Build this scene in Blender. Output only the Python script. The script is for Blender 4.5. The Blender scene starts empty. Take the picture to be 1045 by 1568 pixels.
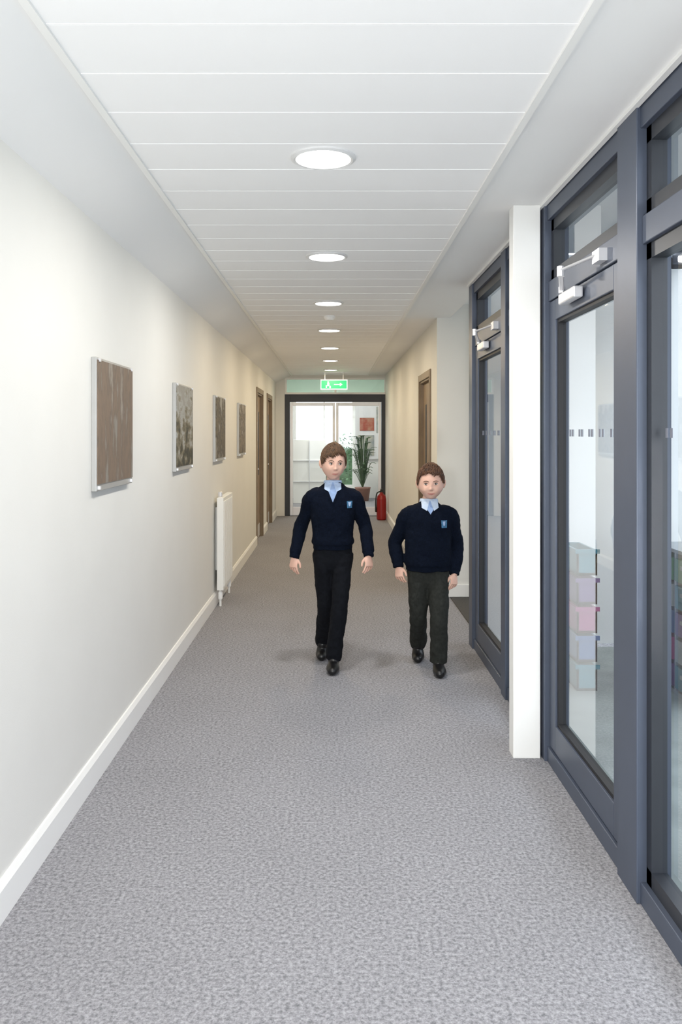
import bpy, math, random
from mathutils import Vector, Matrix, noise
from mathutils.bvhtree import BVHTree
random.seed(7)
S = bpy.context.scene
S.view_settings.view_transform = 'Standard'
S.view_settings.look = 'None'
S.view_settings.exposure = 1.2

# ------------------------------------------------------------ materials
MATS = {}
def mat(name, col, rough=0.6, metal=0.0, spec=0.5, noise_amt=0.0, noise_scale=8.0, bump=0.0, bump_scale=200.0,
        emis=None, estr=0.0, sss=0.0, col2=None):
    m = bpy.data.materials.new(name); m.use_nodes = True
    nt = m.node_tree; b = nt.nodes['Principled BSDF']
    b.inputs['Base Color'].default_value = (*col, 1)
    b.inputs['Roughness'].default_value = rough
    b.inputs['Metallic'].default_value = metal
    b.inputs['Specular IOR Level'].default_value = spec
    tc = nt.nodes.new('ShaderNodeTexCoord')
    if noise_amt > 0 or col2:
        n = nt.nodes.new('ShaderNodeTexNoise'); n.inputs['Scale'].default_value = noise_scale
        n.inputs['Detail'].default_value = 4
        nt.links.new(tc.outputs['Object'], n.inputs['Vector'])
        r = nt.nodes.new('ShaderNodeValToRGB')
        c2 = col2 if col2 else tuple(max(0, c*(1-noise_amt)) for c in col)
        r.color_ramp.elements[0].position = 0.35; r.color_ramp.elements[1].position = 0.65
        r.color_ramp.elements[0].color = (*c2, 1); r.color_ramp.elements[1].color = (*col, 1)
        nt.links.new(n.outputs['Fac'], r.inputs['Fac']); nt.links.new(r.outputs['Color'], b.inputs['Base Color'])
    if bump > 0:
        n2 = nt.nodes.new('ShaderNodeTexNoise'); n2.inputs['Scale'].default_value = bump_scale
        nt.links.new(tc.outputs['Object'], n2.inputs['Vector'])
        bp = nt.nodes.new('ShaderNodeBump'); bp.inputs['Strength'].default_value = bump
        bp.inputs['Distance'].default_value = 0.005
        nt.links.new(n2.outputs['Fac'], bp.inputs['Height']); nt.links.new(bp.outputs['Normal'], b.inputs['Normal'])
    if emis:
        b.inputs['Emission Color'].default_value = (*emis, 1); b.inputs['Emission Strength'].default_value = estr
    if sss > 0:
        b.inputs['Subsurface Weight'].default_value = sss
        b.inputs['Subsurface Radius'].default_value = (0.01, 0.004, 0.002)
    MATS[name] = m
    return m

mat('wall_paint', (0.76, 0.755, 0.72), 0.75, noise_amt=0.02, noise_scale=3, bump=0.05)
mat('wall_white', (0.86, 0.86, 0.84), 0.7, noise_amt=0.02, noise_scale=3)
mat('ceiling_paint', (0.87, 0.87, 0.865), 0.8, noise_amt=0.01, noise_scale=3)
mat('plank_white', (0.96, 0.96, 0.96), 0.6, noise_amt=0.01, noise_scale=2)
mat('plank_joint', (0.99, 0.99, 0.99), 0.5)
mat('trim_white', (0.88, 0.88, 0.86), 0.4, noise_amt=0.01, noise_scale=5)
mat('frame_grey', (0.080, 0.097, 0.137), 0.4, metal=0.2, noise_amt=0.05, noise_scale=10)
mat('frame_dark', (0.022, 0.025, 0.032), 0.4, noise_amt=0.05, noise_scale=10)
mat('gasket', (0.01, 0.01, 0.012), 0.6, noise_amt=0.05)
mat('metal_silver', (0.75, 0.75, 0.77), 0.35, metal=0.4, noise_amt=0.03)
mat('picture_edge', (0.45, 0.45, 0.44), 0.4, metal=0.3, noise_amt=0.05)
mat('wood_door', (0.28, 0.20, 0.13), 0.5, noise_amt=0.2, noise_scale=6)
mat('wood_frame', (0.23, 0.17, 0.11), 0.5, noise_amt=0.2, noise_scale=6)
mat('paving', (0.33, 0.37, 0.35), 0.8, noise_amt=0.2, noise_scale=4)
mat('facade', (0.17, 0.17, 0.21), 0.8, noise_amt=0.15, noise_scale=1.5)
mat('added_canopy', (0.45, 0.45, 0.46), 0.7, noise_amt=0.05, noise_scale=1.5)
mat('radiator_white', (0.86, 0.86, 0.83), 0.35, noise_amt=0.01)
mat('red_paint', (0.30, 0.010, 0.010), 0.3, noise_amt=0.05)
mat('black_plastic', (0.015, 0.015, 0.015), 0.4, noise_amt=0.1)
mat('mat_dark', (0.08, 0.075, 0.07), 0.95, noise_amt=0.4, noise_scale=150, bump=0.5)
mat('green_sign', (0.0, 0.30, 0.10), 0.4, emis=(0.05, 0.8, 0.3), estr=0.28, noise_amt=0.01)
mat('white_sign', (0.9, 0.9, 0.9), 0.4, emis=(1, 1, 1), estr=0.3, noise_amt=0.01)
mat('poster_red', (0.34, 0.07, 0.04), 0.6, col2=(0.42, 0.22, 0.15), noise_scale=9)
mat('poster_blue', (0.24, 0.28, 0.30), 0.6, col2=(0.45, 0.44, 0.38), noise_scale=9)
mat('leaf', (0.06, 0.12, 0.045), 0.5, noise_amt=0.4, noise_scale=15)
mat('terracotta', (0.25, 0.12, 0.09), 0.7, noise_amt=0.2)
mat('tray_pink', (0.30, 0.03, 0.16), 0.4, noise_amt=0.05)
mat('tray_teal', (0.02, 0.17, 0.22), 0.4, noise_amt=0.05)
mat('tray_purple', (0.10, 0.04, 0.18), 0.4, noise_amt=0.05)
mat('tray_blue', (0.03, 0.10, 0.26), 0.4, noise_amt=0.05)
mat('tray_green', (0.03, 0.19, 0.08), 0.4, noise_amt=0.05)
mat('tray_clear', (0.30, 0.33, 0.34), 0.4, noise_amt=0.05)
mat('lamp_rim', (0.72, 0.72, 0.72), 0.3, noise_amt=0.01)
mat('lamp_glow', (1, 1, 1), 0.4, emis=(1, 0.97, 0.9), estr=5.0)
mat('navy_knit', (0.0035, 0.0065, 0.0155), 0.95, spec=0.1, noise_amt=0.35, noise_scale=120, bump=0.4, bump_scale=350)
mat('trouser_black', (0.005, 0.006, 0.009), 0.9, spec=0.15, noise_amt=0.3, noise_scale=60, bump=0.2)
mat('trouser_grey', (0.024, 0.026, 0.023), 0.9, spec=0.2, noise_amt=0.3, noise_scale=60, bump=0.2)
mat('shoe_leather', (0.006, 0.006, 0.007), 0.35, noise_amt=0.2)
mat('shirt_blue', (0.26, 0.37, 0.60), 0.8, noise_amt=0.12, noise_scale=60)
mat('collar_blue', (0.38, 0.49, 0.68), 0.8, noise_amt=0.08, noise_scale=60)
mat('collar_pale', (0.48, 0.57, 0.70), 0.8, noise_amt=0.08, noise_scale=60)
mat('badge_blue', (0.05, 0.18, 0.34), 0.6, noise_amt=0.5, noise_scale=90)
mat('skin', (0.70, 0.44, 0.345), 0.55, spec=0.3, noise_amt=0.08, noise_scale=14, sss=0.12)
mat('lips', (0.48, 0.19, 0.16), 0.45, noise_amt=0.05)
mat('eye_white', (0.55, 0.53, 0.51), 0.25)
mat('eye_iris', (0.04, 0.03, 0.028), 0.2, noise_amt=0.1)
mat('hair_brown', (0.11, 0.056, 0.026), 0.6, spec=0.4, col2=(0.050, 0.026, 0.013), noise_scale=60)
mat('hair_chestnut', (0.12, 0.052, 0.024), 0.6, spec=0.4, col2=(0.045, 0.020, 0.011), noise_scale=60)
mat('manifest_dot', (0.16, 0.17, 0.21), 0.6)
mat('fill_diffuser', (0.9, 0.9, 0.9), 0.5, noise_amt=0.01)

def glass(name, tint, f0, f1, pwr):
    m = bpy.data.materials.new(name); m.use_nodes = True
    nt = m.node_tree
    for n in list(nt.nodes): nt.nodes.remove(n)
    o = nt.nodes.new('ShaderNodeOutputMaterial')
    t = nt.nodes.new('ShaderNodeBsdfTransparent'); t.inputs[0].default_value = (*tint, 1)
    g = nt.nodes.new('ShaderNodeBsdfGlossy'); g.inputs['Roughness'].default_value = 0.02
    lw = nt.nodes.new('ShaderNodeLayerWeight'); lw.inputs[0].default_value = 0.5
    pw = nt.nodes.new('ShaderNodeMath'); pw.operation = 'POWER'; pw.inputs[1].default_value = pwr
    ma = nt.nodes.new('ShaderNodeMath'); ma.operation = 'MULTIPLY_ADD'; ma.inputs[1].default_value = f1; ma.inputs[2].default_value = f0
    mx = nt.nodes.new('ShaderNodeMixShader')
    nt.links.new(lw.outputs['Facing'], pw.inputs[0]); nt.links.new(pw.outputs[0], ma.inputs[0]); nt.links.new(ma.outputs[0], mx.inputs[0])
    nt.links.new(t.outputs[0], mx.inputs[1]); nt.links.new(g.outputs[0], mx.inputs[2])
    nt.links.new(mx.outputs[0], o.inputs[0])
    MATS[name] = m
glass('glass_clear', (0.86, 0.90, 0.92), 0.08, 0.88, 2.7)
glass('glass_end', (0.90, 0.93, 0.91), 0.05, 0.8, 4)
glass('glass_green_reflect', (0.58, 0.80, 0.66), 0.12, 0.8, 3)  # green tint stands in for green reflections on the transom pane

def carpet():
    m = bpy.data.materials.new('carpet'); m.use_nodes = True
    nt = m.node_tree; b = nt.nodes['Principled BSDF']
    b.inputs['Roughness'].default_value = 0.95; b.inputs['Specular IOR Level'].default_value = 0.05
    tc = nt.nodes.new('ShaderNodeTexCoord')
    n1 = nt.nodes.new('ShaderNodeTexNoise'); n1.inputs['Scale'].default_value = 80; n1.inputs['Detail'].default_value = 6
    n1.inputs['Roughness'].default_value = 0.75
    n2 = nt.nodes.new('ShaderNodeTexNoise'); n2.inputs['Scale'].default_value = 2.0; n2.inputs['Detail'].default_value = 3
    nt.links.new(tc.outputs['Object'], n1.inputs['Vector']); nt.links.new(tc.outputs['Object'], n2.inputs['Vector'])
    r = nt.nodes.new('ShaderNodeValToRGB')
    e = r.color_ramp.elements
    e[0].position = 0.37; e[0].color = (0.165, 0.165, 0.178, 1)
    e[1].position = 0.63; e[1].color = (0.42, 0.415, 0.44, 1)
    nt.links.new(n1.outputs['Fac'], r.inputs['Fac'])
    mx = nt.nodes.new('ShaderNodeMixRGB'); mx.blend_type = 'MULTIPLY'; mx.inputs[0].default_value = 0.15
    nt.links.new(r.outputs[0], mx.inputs[1]); nt.links.new(n2.outputs['Fac'], mx.inputs[2])
    nt.links.new(mx.outputs[0], b.inputs['Base Color'])
    bp = nt.nodes.new('ShaderNodeBump'); bp.inputs['Strength'].default_value = 0.4; bp.inputs['Distance'].default_value = 0.004
    nt.links.new(n1.outputs['Fac'], bp.inputs['Height']); nt.links.new(bp.outputs[0], b.inputs['Normal'])
    MATS['carpet'] = m
carpet()

def art(name, cols, scale, stretch, grad, seed, contrast=3.2):
    """painted landscape / map: noise blotches mixed with a vertical banding, object space"""
    m = bpy.data.materials.new(name); m.use_nodes = True
    nt = m.node_tree; b = nt.nodes['Principled BSDF']; b.inputs['Roughness'].default_value = 0.6
    b.inputs['Specular IOR Level'].default_value = 0.2
    tc = nt.nodes.new('ShaderNodeTexCoord'); mp = nt.nodes.new('ShaderNodeMapping')
    mp.inputs['Scale'].default_value = stretch; mp.inputs['Location'].default_value = (seed, seed*1.7, 0)
    n = nt.nodes.new('ShaderNodeTexNoise'); n.inputs['Scale'].default_value = scale; n.inputs['Detail'].default_value = 9
    n.inputs['Roughness'].default_value = 0.6
    ct = nt.nodes.new('ShaderNodeMath'); ct.operation = 'MULTIPLY_ADD'; ct.inputs[1].default_value = contrast; ct.inputs[2].default_value = 0.5-0.5*contrast
    sp = nt.nodes.new('ShaderNodeSeparateXYZ')
    mr = nt.nodes.new('ShaderNodeMapRange'); mr.inputs[1].default_value = 1.25; mr.inputs[2].default_value = 1.825
    mr.inputs[3].default_value = -grad; mr.inputs[4].default_value = grad
    ad = nt.nodes.new('ShaderNodeMath'); ad.operation = 'ADD'
    r = nt.nodes.new('ShaderNodeValToRGB')
    e = r.color_ramp.elements
    e[0].position = 0.05; e[0].color = (*cols[0], 1); e[1].position = 0.95; e[1].color = (*cols[-1], 1)
    for i, c in enumerate(cols[1:-1]):
        x = e.new(0.05+0.9*(i+1)/(len(cols)-1)); x.color = (*c, 1)
    nt.links.new(tc.outputs['Object'], mp.inputs[0]); nt.links.new(mp.outputs[0], n.inputs[0])
    nt.links.new(tc.outputs['Object'], sp.inputs[0]); nt.links.new(sp.outputs['Z'], mr.inputs[0])
    nt.links.new(n.outputs['Fac'], ct.inputs[0])
    nt.links.new(ct.outputs[0], ad.inputs[0]); nt.links.new(mr.outputs[0], ad.inputs[1])
    nt.links.new(ad.outputs[0], r.inputs[0]); nt.links.new(r.outputs[0], b.inputs['Base Color'])
    MATS[name] = m
art('art_brown', [(0.25, 0.23, 0.20), (0.17, 0.13, 0.10), (0.21, 0.155, 0.115), (0.16, 0.125, 0.10), (0.28, 0.245, 0.205)], 5.0, (1, 2.2, 0.6), 0.12, 3, 3.0)
art('art_grey', [(0.05, 0.05, 0.04), (0.12, 0.105, 0.07), (0.21, 0.19, 0.14), (0.36, 0.36, 0.34), (0.29, 0.28, 0.25)], 6.0, (1, 1, 1.8), 0.42, 8)
art('art_olive', [(0.30, 0.28, 0.24), (0.06, 0.055, 0.05), (0.17, 0.145, 0.10), (0.06, 0.055, 0.05), (0.34, 0.33, 0.30)], 6.0, (1, 1.5, 1), 0.25, 15)
art('art_dusk', [(0.07, 0.06, 0.05), (0.24, 0.20, 0.15), (0.10, 0.085, 0.07), (0.34, 0.31, 0.27)], 7.0, (1, 1.2, 1.3), 0.3, 22)

# ------------------------------------------------------------ mesh builder
class MB:
    def __init__(s): s.v=[]; s.f=[]; s.m=[]; s.mats=[]
    def mi(s, n):
        if n not in s.mats: s.mats.append(n)
        return s.mats.index(n)
    def box(s, x0,x1,y0,y1,z0,z1,m):
        i=len(s.v); k=s.mi(m)
        s.v += [(x0,y0,z0),(x1,y0,z0),(x1,y1,z0),(x0,y1,z0),(x0,y0,z1),(x1,y0,z1),(x1,y1,z1),(x0,y1,z1)]
        for q in ((0,3,2,1),(4,5,6,7),(0,1,5,4),(1,2,6,5),(2,3,7,6),(3,0,4,7)):
            s.f.append(tuple(i+a for a in q)); s.m.append(k)
    def quad(s, pts, m):
        i=len(s.v); k=s.mi(m); s.v += [tuple(p) for p in pts]; s.f.append(tuple(range(i,i+len(pts)))); s.m.append(k)
    def paneX(s, x,y0,y1,z0,z1,m): s.quad([(x,y0,z0),(x,y1,z0),(x,y1,z1),(x,y0,z1)],m)
    def paneY(s, y,x0,x1,z0,z1,m): s.quad([(x0,y,z0),(x1,y,z0),(x1,y,z1),(x0,y,z1)],m)
    def prism(s, poly, y0, y1, m):   # poly in XZ
        i=len(s.v); n=len(poly); k=s.mi(m)
        s.v += [(p[0],y0,p[1]) for p in poly]+[(p[0],y1,p[1]) for p in poly]
        s.f.append(tuple(range(i,i+n))); s.f.append(tuple(reversed(range(i+n,i+2*n)))); s.m += [k,k]
        for a in range(n):
            b=(a+1)%n; s.f.append((i+a,i+n+a,i+n+b,i+b)); s.m.append(k)
    def rings(s, rings, m, cap=True):
        k=s.mi(m); n=len(rings[0]); i0=len(s.v)
        for r in rings: s.v += [tuple(p) for p in r]
        for a in range(len(rings)-1):
            for b in range(n):
                c=(b+1)%n
                s.f.append((i0+a*n+b,i0+a*n+c,i0+(a+1)*n+c,i0+(a+1)*n+b)); s.m.append(k)
        if cap:
            s.f.append(tuple(i0+b for b in reversed(range(n)))); s.m.append(k)
            j=i0+(len(rings)-1)*n; s.f.append(tuple(j+b for b in range(n))); s.m.append(k)
    def lathe(s, cx,cy, prof, m, n=24):
        s.rings([[(cx+r*math.cos(2*math.pi*a/n), cy+r*math.sin(2*math.pi*a/n), z) for a in range(n)] for r,z in prof], m)
    def tube(s, pts, rad, m, n=16, ref=(1,0,0), sub=4, round_=True):
        P=[Vector(p) for p in pts]; R=[(r,r) if not isinstance(r,(tuple,list)) else tuple(r) for r in rad]
        PP=[];RR=[]
        def cr(a,b,c,d,t): return 0.5*((2*b)+(c-a)*t+(2*a-5*b+4*c-d)*t*t+(3*b-a-3*c+d)*t**3)
        N=len(P)
        for i in range(N-1):
            a,b,c,d=P[max(i-1,0)],P[i],P[i+1],P[min(i+2,N-1)]
            ra,rb,rc,rd=R[max(i-1,0)],R[i],R[i+1],R[min(i+2,N-1)]
            for q in range(sub):
                t=q/sub; PP.append(cr(a,b,c,d,t)); RR.append(tuple(max(1e-4,cr(ra[z],rb[z],rc[z],rd[z],t)) for z in (0,1)))
        PP.append(P[-1]); RR.append(R[-1])
        T=[(PP[min(i+1,len(PP)-1)]-PP[max(i-1,0)]).normalized() for i in range(len(PP))]
        if round_:
            def endc(p,t,r,sg):
                e=min(r)*0.9; out=[]
                for a in (30,58,80): 
                    ca=math.cos(math.radians(a)); sa=math.sin(math.radians(a))
                    out.append((p+t*sg*e*sa,(r[0]*ca,r[1]*ca)))
                return out
            st=endc(PP[0],T[0],RR[0],-1); en=endc(PP[-1],T[-1],RR[-1],1)
            t0,t1=T[0],T[-1]
            PP=[x[0] for x in reversed(st)]+PP+[x[0] for x in en]
            RR=[x[1] for x in reversed(st)]+RR+[x[1] for x in en]
            T=[t0]*3+T+[t1]*3
        rf=Vector(ref); rs=[]
        for p,t,r in zip(PP,T,RR):
            u=(rf-t*rf.dot(t)); 
            if u.length<1e-3: u=Vector((0,1,0))-t*t.y
            u.normalize(); w=t.cross(u)
            rs.append([p+u*(r[0]*math.cos(2*math.pi*a/n))+w*(r[1]*math.sin(2*math.pi*a/n)) for a in range(n)])
        s.rings(rs,m)
    def ellip(s, c, r, m, n=16, k=12, M=None):
        rs=[]
        for a in range(k+1):
            th=math.pi*(0.02+0.96*a/k)
            ring=[]
            for b in range(n):
                ph=2*math.pi*b/n
                p=Vector((r[0]*math.sin(th)*math.cos(ph), r[1]*math.sin(th)*math.sin(ph), -r[2]*math.cos(th)))
                if M: p=M@p
                ring.append(Vector(c)+p)
            rs.append(ring)
        s.rings(rs,m)
    def obj(s, name, parent=None, bevel=0, smooth=False, fixn=False):
        me=bpy.data.meshes.new(name); me.from_pydata(s.v,[],s.f)
        for n in s.mats: me.materials.append(MATS[n])
        me.polygons.foreach_set('material_index', s.m)
        if smooth: me.polygons.foreach_set('use_smooth',[True]*len(me.polygons))
        me.update()
        o=bpy.data.objects.new(name,me); S.collection.objects.link(o)
        if parent: o.parent=parent
        if bevel:
            b=o.modifiers.new('bevel','BEVEL'); b.width=bevel; b.segments=2; b.limit_method='ANGLE'
        return o

def empty(name, loc=(0,0,0)):
    e=bpy.data.objects.new(name,None); S.collection.objects.link(e); e.empty_display_size=0.1
    return e

def box_obj(name, b, m, parent=None, bevel=0):
    q=MB(); q.box(*b,m); return q.obj(name,parent,bevel)

# ------------------------------------------------------------ dimensions
XL=-1.03; XG=0.98; XR=0.95; ZC=2.55; YE=14.9; YB=-3.0
# floor
q=MB(); q.box(XL-0.1,1.06,YB,YE+0.1,-0.1,0,'carpet'); q.box(1.06,2.5,5.97,7.5,-0.1,0,'carpet'); q.box(-2.0,2.0,YE+0.1,19.0,-0.1,0,'carpet')
q.obj('floor')
box_obj('entrance_mat',(1.07,2.45,6.0,7.48,0.0,0.008),'mat_dark')
# outside ground
q=MB()
q.box(1.08,12,-9,5.85,-0.12,-0.02,'paving'); q.box(2.62,12,5.85,30,-0.12,-0.02,'paving'); q.box(-12,1.08,-12,YB-0.02,-0.12,-0.02,'paving')
q.box(-12,12,19.05,35,-0.12,-0.02,'paving')
q.obj('ground')
# left wall with door openings
dl=[(11.1,12.0),(12.85,13.75)]
q=MB(); ys=[YB]+[a for d in dl for a in d]+[YE]
for i in range(0,len(ys),2): q.box(XL-0.12,XL,ys[i],ys[i+1],0,2.6,'wall_paint')
for a,b in dl: q.box(XL-0.12,XL,a,b,2.06,2.6,'wall_paint')
q.obj('wall_left')
# left baseboard
q=MB()
for i in range(0,len(ys),2):
    a=ys[i]+(0.07 if i else 0); b=ys[i+1]-(0.07 if i+2<len(ys) else 0)
    q.prism([(XL,0),(XL+0.018,0),(XL+0.018,0.10),(XL+0.008,0.12),(XL,0.12)],a,b,'trim_white')
q.obj('baseboard_left')
def door_side(name, x, sgn, y0, y1, zt=2.06):
    e=empty(name)
    def bx(n,a,b,c,d,z0,z1,m,bev=0.003):
        xs=sorted((x+sgn*a,x+sgn*b)); box_obj(n,(xs[0],xs[1],c,d,z0,z1),m,e,bev)
    bx('leaf',-0.075,-0.035,y0+0.03,y1-0.03,0.005,zt-0.03,'wood_door')
    bx('jamb_1',-0.12,0.0,y0,y0+0.03,0,zt,'wood_frame'); bx('jamb_2',-0.12,0.0,y1-0.03,y1,0,zt,'wood_frame'); bx('jamb_3',-0.12,0.0,y0+0.03,y1-0.03,zt-0.03,zt,'wood_frame')
    bx('architrave_1',0.0,0.015,y0-0.06,y0+0.01,0,zt+0.06,'wood_frame'); bx('architrave_2',0.0,0.015,y1-0.01,y1+0.06,0,zt+0.06,'wood_frame')
    bx('architrave_3',0.0,0.015,y0+0.01,y1-0.01,zt-0.01,zt+0.06,'wood_frame')
    bx('vision_panel',-0.036,-0.032,y0+0.62,y0+0.74,0.9,1.8,'frame_dark')
    bx('kick_plate',-0.036,-0.032,y0+0.06,y1-0.06,0.02,0.2,'metal_silver')
    bx('handle',-0.035,0.02,y0+0.1,y0+0.12,1.0,1.02,'metal_silver')
    return e
door_side('door_1',XL,1,*dl[0]); door_side('door_2',XL,1,*dl[1])
# right wall beyond recess
dr=(8.0,8.95)
q=MB()
for a,b in ((7.5,dr[0]),(dr[1],YE)): q.box(XR,XR+0.12,a,b,0,2.6,'wall_paint')
q.box(XR,XR+0.12,dr[0],dr[1],2.06,2.6,'wall_paint')
q.obj('wall_right')
box_obj('wall_recess_far',(XR+0.12,2.62,7.5,7.62,0,2.75),'wall_paint')
box_obj('wall_recess_near',(1.08,2.62,5.87,5.97,0,2.75),'wall_white')
door_side('door_3',XR,-1,*dr)
q=MB()
for a,b in ((7.5,dr[0]-0.07),(dr[1]+0.07,YE)): q.prism([(XR,0),(XR,0.12),(XR-0.008,0.12),(XR-0.018,0.10),(XR-0.018,0)],a,b,'trim_white')
q.obj('baseboard_right')
box_obj('baseboard_recess',(XR-0.018,2.5,7.482,7.5,0.009,0.12),'trim_white',bevel=0.003)
# ceiling
q=MB()
q.box(-0.74,1.1,YB,5.87,ZC,ZC+0.15,'ceiling_paint')
q.box(-0.74,1.07,5.87,YE,ZC,ZC+0.15,'ceiling_paint')
q.prism([(-0.74,ZC),(-0.74,ZC+0.15),(XL-0.12,ZC+0.15),(XL-0.12,2.6),(XL,2.6),(XL,2.41)],YB,YE,'ceiling_paint')
q.box(1.07,2.7,5.87,7.62,ZC+0.12,ZC+0.22,'ceiling_paint')
q.obj('ceiling')
# ceiling planks
q=MB(); PX0,PX1=-0.74,0.635; pitch=0.2883; y=YB+0.1; k0=math.floor((YB-3.1)/pitch)
k=k0
off=3.1-pitch*0.5
while True:
    a=off+k*pitch; b=a+pitch
    k+=1
    if b<YB+0.1: continue
    if b>YE: break
    q.box(PX0+0.012,PX1-0.012,a+0.005,b-0.005,ZC-0.012,ZC,'plank_white')
    q.box(PX0+0.012,PX1-0.012,b-0.005,b+0.005,ZC-0.013,ZC,'plank_joint')
q.box(PX0-0.012,PX0+0.012,YB,YE,ZC-0.02,ZC,'trim_white'); q.box(PX1-0.012,PX1+0.012,YB,YE,ZC-0.02,ZC,'trim_white')
q.obj('ceiling_planks')
box_obj('trim_soffit',(0.955,0.975,YB,5.87,ZC-0.014,ZC),'trim_white')

# downlights
WARM=(1.0,0.80,0.53); NEUT=(1.0,0.96,0.9)
for i in range(-3,7):
    y=3.1+1.73*i; x=-0.036
    q=MB(); z=ZC-0.012
    q.lathe(x,y,[(0.123,z),(0.123,z-0.006),(0.112,z-0.012),(0.104,z-0.010),(0.102,z-0.002)],'lamp_rim',40)
    q.lathe(x,y,[(0.103,z-0.001),(0.103,z-0.004)],'lamp_glow',40)
    o=q.obj('ceiling_downlight',smooth=False)
    L=bpy.data.lights.new('lamp','AREA'); L.shape='DISK'; L.size=0.19; L.energy=(8 if i<2 else 5.8); L.color=NEUT if i<2 else WARM
    lo=bpy.data.objects.new('lamp',L); lo.location=(x,y,z-0.014); S.collection.objects.link(lo); lo.parent=o

# off-frame fill light added to brighten the near ceiling, shaped as lamp on stand
e=empty('added_ceiling_fill'); hx,hy,hz=-0.15,-1.4,0.62
dirv=Vector((0.02,0.84,0.54)).normalized(); H0=Vector((hx,hy,hz))
q=MB(); q.tube([H0-dirv*0.30,H0-dirv*0.12],[0.06,0.06],'black_plastic',20,sub=2)
q.tube([H0-dirv*0.12,H0-dirv*0.02],[0.07,0.17],'black_plastic',28,sub=2,round_=False); q.obj('head',e)
q=MB(); q.tube([H0-dirv*0.018,H0-dirv*0.012],[0.165,0.165],'fill_diffuser',28,sub=1,round_=False); q.obj('diffuser',e)
q=MB(); q.tube([(hx,hy-0.15,0.05),(hx,hy-0.15,hz-0.12)],[0.012,0.012],'black_plastic',10)
for a in (0.5,2.6,4.7): q.tube([(hx,hy-0.15,0.22),(hx+0.3*math.cos(a),hy-0.15+0.3*math.sin(a),0.012)],[0.010,0.010],'black_plastic',8)
q.obj('stand',e)
L=bpy.data.lights.new('ceiling_fill','AREA'); L.shape='DISK'; L.size=0.32; L.energy=36; L.color=(1.0,0.985,0.97)
lo=bpy.data.objects.new('ceiling_fill',L); lo.location=H0; lo.rotation_mode='QUATERNION'; lo.rotation_quaternion=dirv.to_track_quat('-Z','Y'); S.collection.objects.link(lo); lo.parent=e

# ------------------------------------------------------------ end wall & doors
q=MB()
q.box(XL-0.12,-0.87,YE,YE+0.12,0,2.7,'wall_paint'); q.box(0.97,XR+0.15,YE,YE+0.12,0,2.7,'wall_paint')
q.box(-0.87,0.97,YE,YE+0.12,2.5,2.7,'wall_paint')
q.obj('wall_end')
e=empty('door_4')
def b4(n,a,b,z0,z1,m,y0=YE-0.01,y1=YE+0.07): box_obj(n,(a,b,y0,y1,z0,z1),m,e,0.003)
b4('frame_1',-0.87,-0.78,0,2.2,'frame_dark'); b4('frame_2',0.88,0.97,0,2.2,'frame_dark'); b4('frame_3',-0.78,0.88,2.06,2.2,'frame_dark')
for n,(a,b) in enumerate(((-0.775,0.045),(0.055,0.875))):
    st='metal_silver'
    b4(f'leaf{n}_stile_1',a,a+0.05,0.01,2.05,st,YE,YE+0.045); b4(f'leaf{n}_stile_2',b-0.05,b,0.01,2.05,st,YE,YE+0.045)
    b4(f'leaf{n}_rail_1',a+0.05,b-0.05,0.01,0.16,st,YE,YE+0.045); b4(f'leaf{n}_rail_2',a+0.05,b-0.05,1.99,2.05,st,YE,YE+0.045)
    q=MB(); q.paneY(YE+0.022,a+0.05,b-0.05,0.16,1.99,'glass_end'); q.obj(f'leaf{n}_glass',e)
    hx=b-0.03 if n==0 else a+0.03
    b4(f'leaf{n}_handle',hx-0.012,hx+0.012,0.8,1.2,'metal_silver',YE-0.05,YE-0.028)
e=empty('window_1')
def w1(n,a,b,z0,z1,m,y0=YE-0.005,y1=YE+0.06): box_obj(n,(a,b,y0,y1,z0,z1),m,e,0.002)
w1('frame_1',-0.87,0.97,2.2,2.235,'trim_white'); w1('frame_2',-0.87,0.97,2.465,2.5,'trim_white')
for i,a in enumerate((-0.87,0.03,0.935)): w1(f'frame_{3+i}',a,a+0.035,2.235,2.465,'trim_white')
q=MB(); q.paneY(YE+0.022,-0.835,0.935,2.235,2.465,'glass_green_reflect'); q.obj('glass',e)
# lobby beyond
q=MB(); q.box(-2.1,-2.0,YE+0.12,19,0,2.9,'wall_white'); q.box(2.0,2.1,YE+0.12,19,0,2.9,'wall_white')
q.box(-2.1,-0.9,19,19.1,0,2.9,'wall_white'); q.box(0.5,2.1,19,19.1,0,2.9,'wall_white'); q.box(-0.9,0.5,19,19.1,2.3,2.9,'wall_white'); q.box(-0.9,0.5,19,19.1,0,0.25,'wall_white')
q.box(-2.1,-1.15,YE+0.12,YE+0.2,0,2.9,'wall_white'); q.box(1.1,2.1,YE+0.12,YE+0.2,0,2.9,'wall_white')
q.obj('wall_lobby')
box_obj('ceiling_lobby',(-2.1,2.1,YE+0.12,19.1,2.9,3.0),'ceiling_paint')
e=empty('window_2')
for i,(a,b,c,d) in enumerate(((-0.9,-0.85,0.25,2.3),(0.45,0.5,0.25,2.3),(-0.22,-0.18,0.25,2.3),(-0.85,0.45,0.25,0.3),(-0.85,0.45,2.25,2.3),(-0.85,0.45,1.2,1.24))):
    box_obj(f'bar_{i}',(a,b,19.02,19.08,c,d),'trim_white',e)
q=MB(); q.paneY(19.05,-0.85,0.45,0.3,2.25,'glass_end'); q.obj('pane',e)
L=bpy.data.lights.new('lobby_lamp','AREA'); L.size=1.2; L.energy=6; L.color=(1,0.97,0.92)
q=MB(); q.box(-0.6,0.6,16.4,17.6,2.87,2.9,'lamp_rim'); q.box(-0.57,0.57,16.43,17.57,2.862,2.87,'lamp_glow'); o=q.obj('lobby_ceiling_panel')
lo=bpy.data.objects.new('lamp',L); lo.location=(0,17,2.85); S.collection.objects.link(lo); lo.parent=o
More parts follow.
